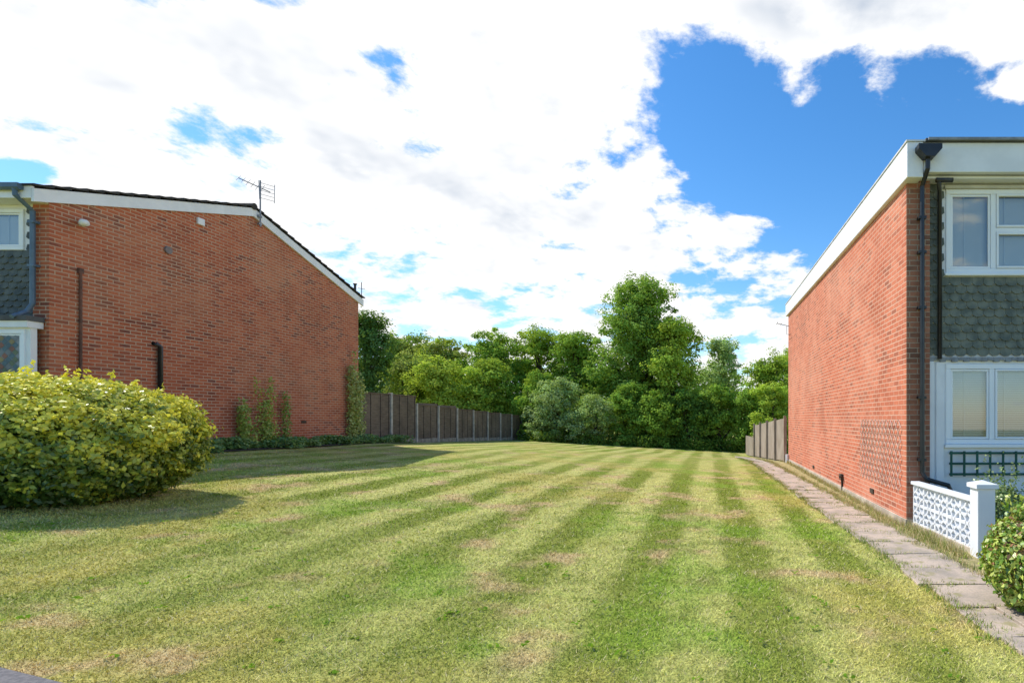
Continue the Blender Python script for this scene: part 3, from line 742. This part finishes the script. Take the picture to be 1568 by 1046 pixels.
def redgreen(P,d,dep,lf):
    n=len(P); t=rng.random(n); up=d[:,2]
    gr=np.array([.18,.31,.04]); rd=np.array([.28,.14,.06]); yg=np.array([.48,.54,.11])
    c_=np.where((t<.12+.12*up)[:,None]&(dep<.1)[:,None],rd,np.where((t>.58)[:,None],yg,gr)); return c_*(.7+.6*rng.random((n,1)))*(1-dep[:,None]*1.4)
bush('photinia_bush',(2.98,4.50,.41),(.66,.62,.45),26000,.045,redgreen,M_leafgl,.0,.10,shoots=30,exp=2.3,lowz=-.85,shL=.12)
def plain(a,b_):
    def f(P,d,dep,lf):
        t=rng.random((len(P),1)); return (np.array(a)*(1-t)+np.array(b_)*t)
    return f
bush('garden_shrub',(3.75,7.1,.25),(.42,.35,.45),5000,.045,plain((.14,.26,.06),(.32,.38,.16)),M_leafgl,.0,.2,shoots=34,exp=2,shL=.3)

def cluster(name,pts,ls,cA,cB,mat=M_leafgl,nz=.6):
    P=np.array(pts); t=rng.random((len(P),1)); C=(np.array(cA)*(1-t)+np.array(cB)*t)*(.7+.6*rng.random((len(P),1)))
    N_=rng.normal(size=P.shape)*.6+np.array([.7,-.2,nz]); return fast_mesh(name,leaf_verts(P,N_,ls*(.6+.8*rng.random(len(P))),.7),4,mat,C)
def column(y,z0,z1,w,n):
    out=[]; ks=[(random.gauss(0,w),random.uniform(.6,1)) for _ in range(6)]
    for _ in range(n):
        o_,hm=random.choice(ks); t=random.random()**1.1*hm; out.append((LX+.05+random.random()*.2,y+o_*(.6+t*.4)+random.gauss(0,.045*(1.3-t)),z0+(z1-z0)*t))
    return out
cluster('climbing_plant',column(14.4,.9,2.25,.10,800)+column(14.5,.9,1.6,.2,250),.06,(.24,.38,.05),(.42,.48,.09))
cluster('climbing_plant',column(15.15,.9,2.75,.14,1000)+column(15.3,.9,1.7,.25,300),.06,(.28,.40,.05),(.46,.52,.10))
cluster('climbing_plant',column(15.8,.9,2.4,.05,500),.06,(.18,.32,.05),(.34,.42,.08))
cluster('ivy',column(18.75,.9,4.2,.16,1400)+column(19.15,.9,3.6,.16,1100),.08,(.30,.38,.08),(.50,.52,.16))
pts=[]
for _ in range(9000):
    y_=random.uniform(12.8,21.5); w=.45+.25*math.sin(y_*2.1)+.15*math.sin(y_*5); x_=LX+.05+random.random()*max(.2,w); hh=(.12+.16*abs(math.sin(y_*1.7)))*random.random()
    pts.append((x_,y_,g(x_,y_)+.03+hh))
cluster('bed_plants',pts,.075,(.09,.20,.04),(.24,.36,.08),nz=.9)
mb=MB(); yy=10.3
while yy<22: mb.quad((LX+.03,yy,g(LX,yy)+.02),(LX+.65,yy,g(LX+.65,yy)+.022),(LX+.65,yy+.3,g(LX+.65,yy+.3)+.022),(LX+.03,yy+.3,g(LX,yy+.3)+.02)); yy+=.3
mb.obj('flower_bed',M_soil)
pts=[]
for _ in range(14000):
    x_=random.uniform(-12,5); pts.append((x_,random.uniform(33.9,36)+.4*math.sin(x_*2),g(x_,35)+random.random()**1.5*.7))
cluster('undergrowth',pts,.13,(.12,.22,.03),(.24,.36,.07),M_leaf)

# ------------------------------------------------------------------ WORLD
SUN=Vector((-.60,.27,.78)).normalized()
w=bpy.data.worlds.new('World'); scene.world=w; w.use_nodes=True; nt=w.node_tree; nt.nodes.clear()
out=nd(nt,'ShaderNodeOutputWorld')
sky=nd(nt,'ShaderNodeTexSky'); sky.sky_type='NISHITA'; sky.sun_disc=False
sky.sun_elevation=math.asin(SUN.z); sky.sun_rotation=math.atan2(SUN.x,SUN.y)%(2*math.pi); sky.air_density=1.0; sky.dust_density=.2; sky.ozone_density=2.8
tc_=nd(nt,'ShaderNodeTexCoord'); D=tc_.outputs['Generated']
sp=nd(nt,'ShaderNodeSeparateXYZ'); nt.links.new(D,sp.inputs[0]); dx,dy,dz=sp.outputs
M=lambda op,a,b=None,c=None,clamp=False: mth(nt,op,a,b,c,clamp)
dyc=M('MAXIMUM',dy,.05); u=M('DIVIDE',dx,dyc); v=M('DIVIDE',dz,dyc)
den=M('ADD',M('MAXIMUM',dz,0.),.24)
cb=nd(nt,'ShaderNodeCombineXYZ'); nt.links.new(M('DIVIDE',dx,den),cb.inputs[0]); nt.links.new(M('DIVIDE',dy,den),cb.inputs[1])
def off(vec,o):
    n=nd(nt,'ShaderNodeVectorMath'); n.operation='ADD'; nt.links.new(vec,n.inputs[0]); n.inputs[1].default_value=o; return n.outputs[0]
Pq=off(cb.outputs[0],(3.1,1.7,.4))
n1=noise(nt,Pq,3.0,8,.62,.1); n2=noise(nt,off(Pq,(-.05,.045,0)),3.0,4,.62,.1)
def gauss_sum(lst):
    t=None
    for px,py,sx,sy,wt in lst:
        a=M('MULTIPLY_ADD',u,850/sx,-(px-1086)/sx); b_=M('MULTIPLY_ADD',v,850/sy,-(640-py)/sy)
        q=M('MULTIPLY_ADD',a,a,M('MULTIPLY',b_,b_)); e=M('EXPONENT',M('MULTIPLY',q,-1.))
        t=M('MULTIPLY',e,wt) if t is None else M('MULTIPLY_ADD',e,wt,t)
    return t
bias=gauss_sum([(1290,240,270,120,-.66),(1110,130,70,110,-.50),(1080,245,70,45,-.22),(1500,330,240,90,-.40),(1280,340,90,50,-.2),
 (590,88,40,28,-.22),(505,132,40,14,-.17),(405,208,50,18,-.12),(20,266,90,20,-.40),
 (960,290,50,14,-.16),(1070,435,110,22,-.16),(600,475,90,16,-.10),
 (150,140,220,80,.22),(940,160,80,90,.20),(1400,5,320,46,.62),(1560,135,40,18,.3),(1150,345,75,26,.44),(1240,440,120,26,.26),(700,200,300,190,.15)])
unseen_thin=M('ADD',maprange(nt,dy,-.1,.15,-.35,0.),maprange(nt,dz,.64,.85,0.,-.40))  # thins unseen cloud behind camera and overhead, to lower the ambient light
dens=M('ADD',M('MULTIPLY_ADD',n1,2.0,-1.0+.14),M('ADD',bias,unseen_thin))
alpha=maprange(nt,dens,-.05,.15)
dirl=M('MULTIPLY',M('SUBTRACT',n1,n2),2.6)
big=noise(nt,off(cb.outputs[0],(7.7,2.2,1.)),1.8,3,.55)
greyb=gauss_sum([(250,80,330,90,.50),(800,350,160,34,.35),(150,230,150,30,.15),(700,430,300,30,.35),(560,270,200,20,.12),(1100,380,120,14,.3)])
grey=M('MULTIPLY_ADD',maprange(nt,big,.45,.70),.42,greyb)
grey=M('MULTIPLY',grey,maprange(nt,dens,.05,.45))
sh=M('SUBTRACT',M('ADD',1.08,dirl),grey,clamp=True)
ccol=mixc(nt,sh,(.44,.52,.64),(1.,1.,1.))
bgS=nd(nt,'ShaderNodeBackground'); bgS.inputs[1].default_value=.15
hs=nd(nt,'ShaderNodeHueSaturation'); hs.inputs['Saturation'].default_value=1.30; hs.inputs['Value'].default_value=1.35; nt.links.new(sky.outputs[0],hs.inputs['Color']); nt.links.new(hs.outputs[0],bgS.inputs[0])
bgC=nd(nt,'ShaderNodeBackground'); bgC.inputs[1].default_value=1.12; nt.links.new(ccol,bgC.inputs[0])
mx=nd(nt,'ShaderNodeMixShader'); nt.links.new(M('MULTIPLY',alpha,maprange(nt,dz,-.02,.02)),mx.inputs[0]); nt.links.new(bgS.outputs[0],mx.inputs[1]); nt.links.new(bgC.outputs[0],mx.inputs[2]); nt.links.new(mx.outputs[0],out.inputs[0])
w.cycles.sampling_method='MANUAL'; w.cycles.sample_map_resolution=512

sl_=bpy.data.lights.new('sun','SUN'); sl_.energy=5.0; sl_.angle=math.radians(.5); sl_.color=(1,.96,.89)
so=bpy.data.objects.new('sun',sl_); COL.objects.link(so); so.rotation_euler=SUN.to_track_quat('Z','Y').to_euler(); so.location=(-20,10,30)

cam=bpy.data.cameras.new('camera'); co=bpy.data.objects.new('camera',cam); COL.objects.link(co)
co.location=(0,0,1.6); co.rotation_euler=(math.radians(90),0,0)
cam.sensor_width=36; cam.lens=850/1568*36; cam.shift_x=-(1086-784)/1568; cam.shift_y=(640-522.5)/1568; cam.clip_end=2000; cam.clip_start=.05
scene.camera=co
scene.view_settings.view_transform='Standard'; scene.view_settings.look='None'; scene.view_settings.exposure=0
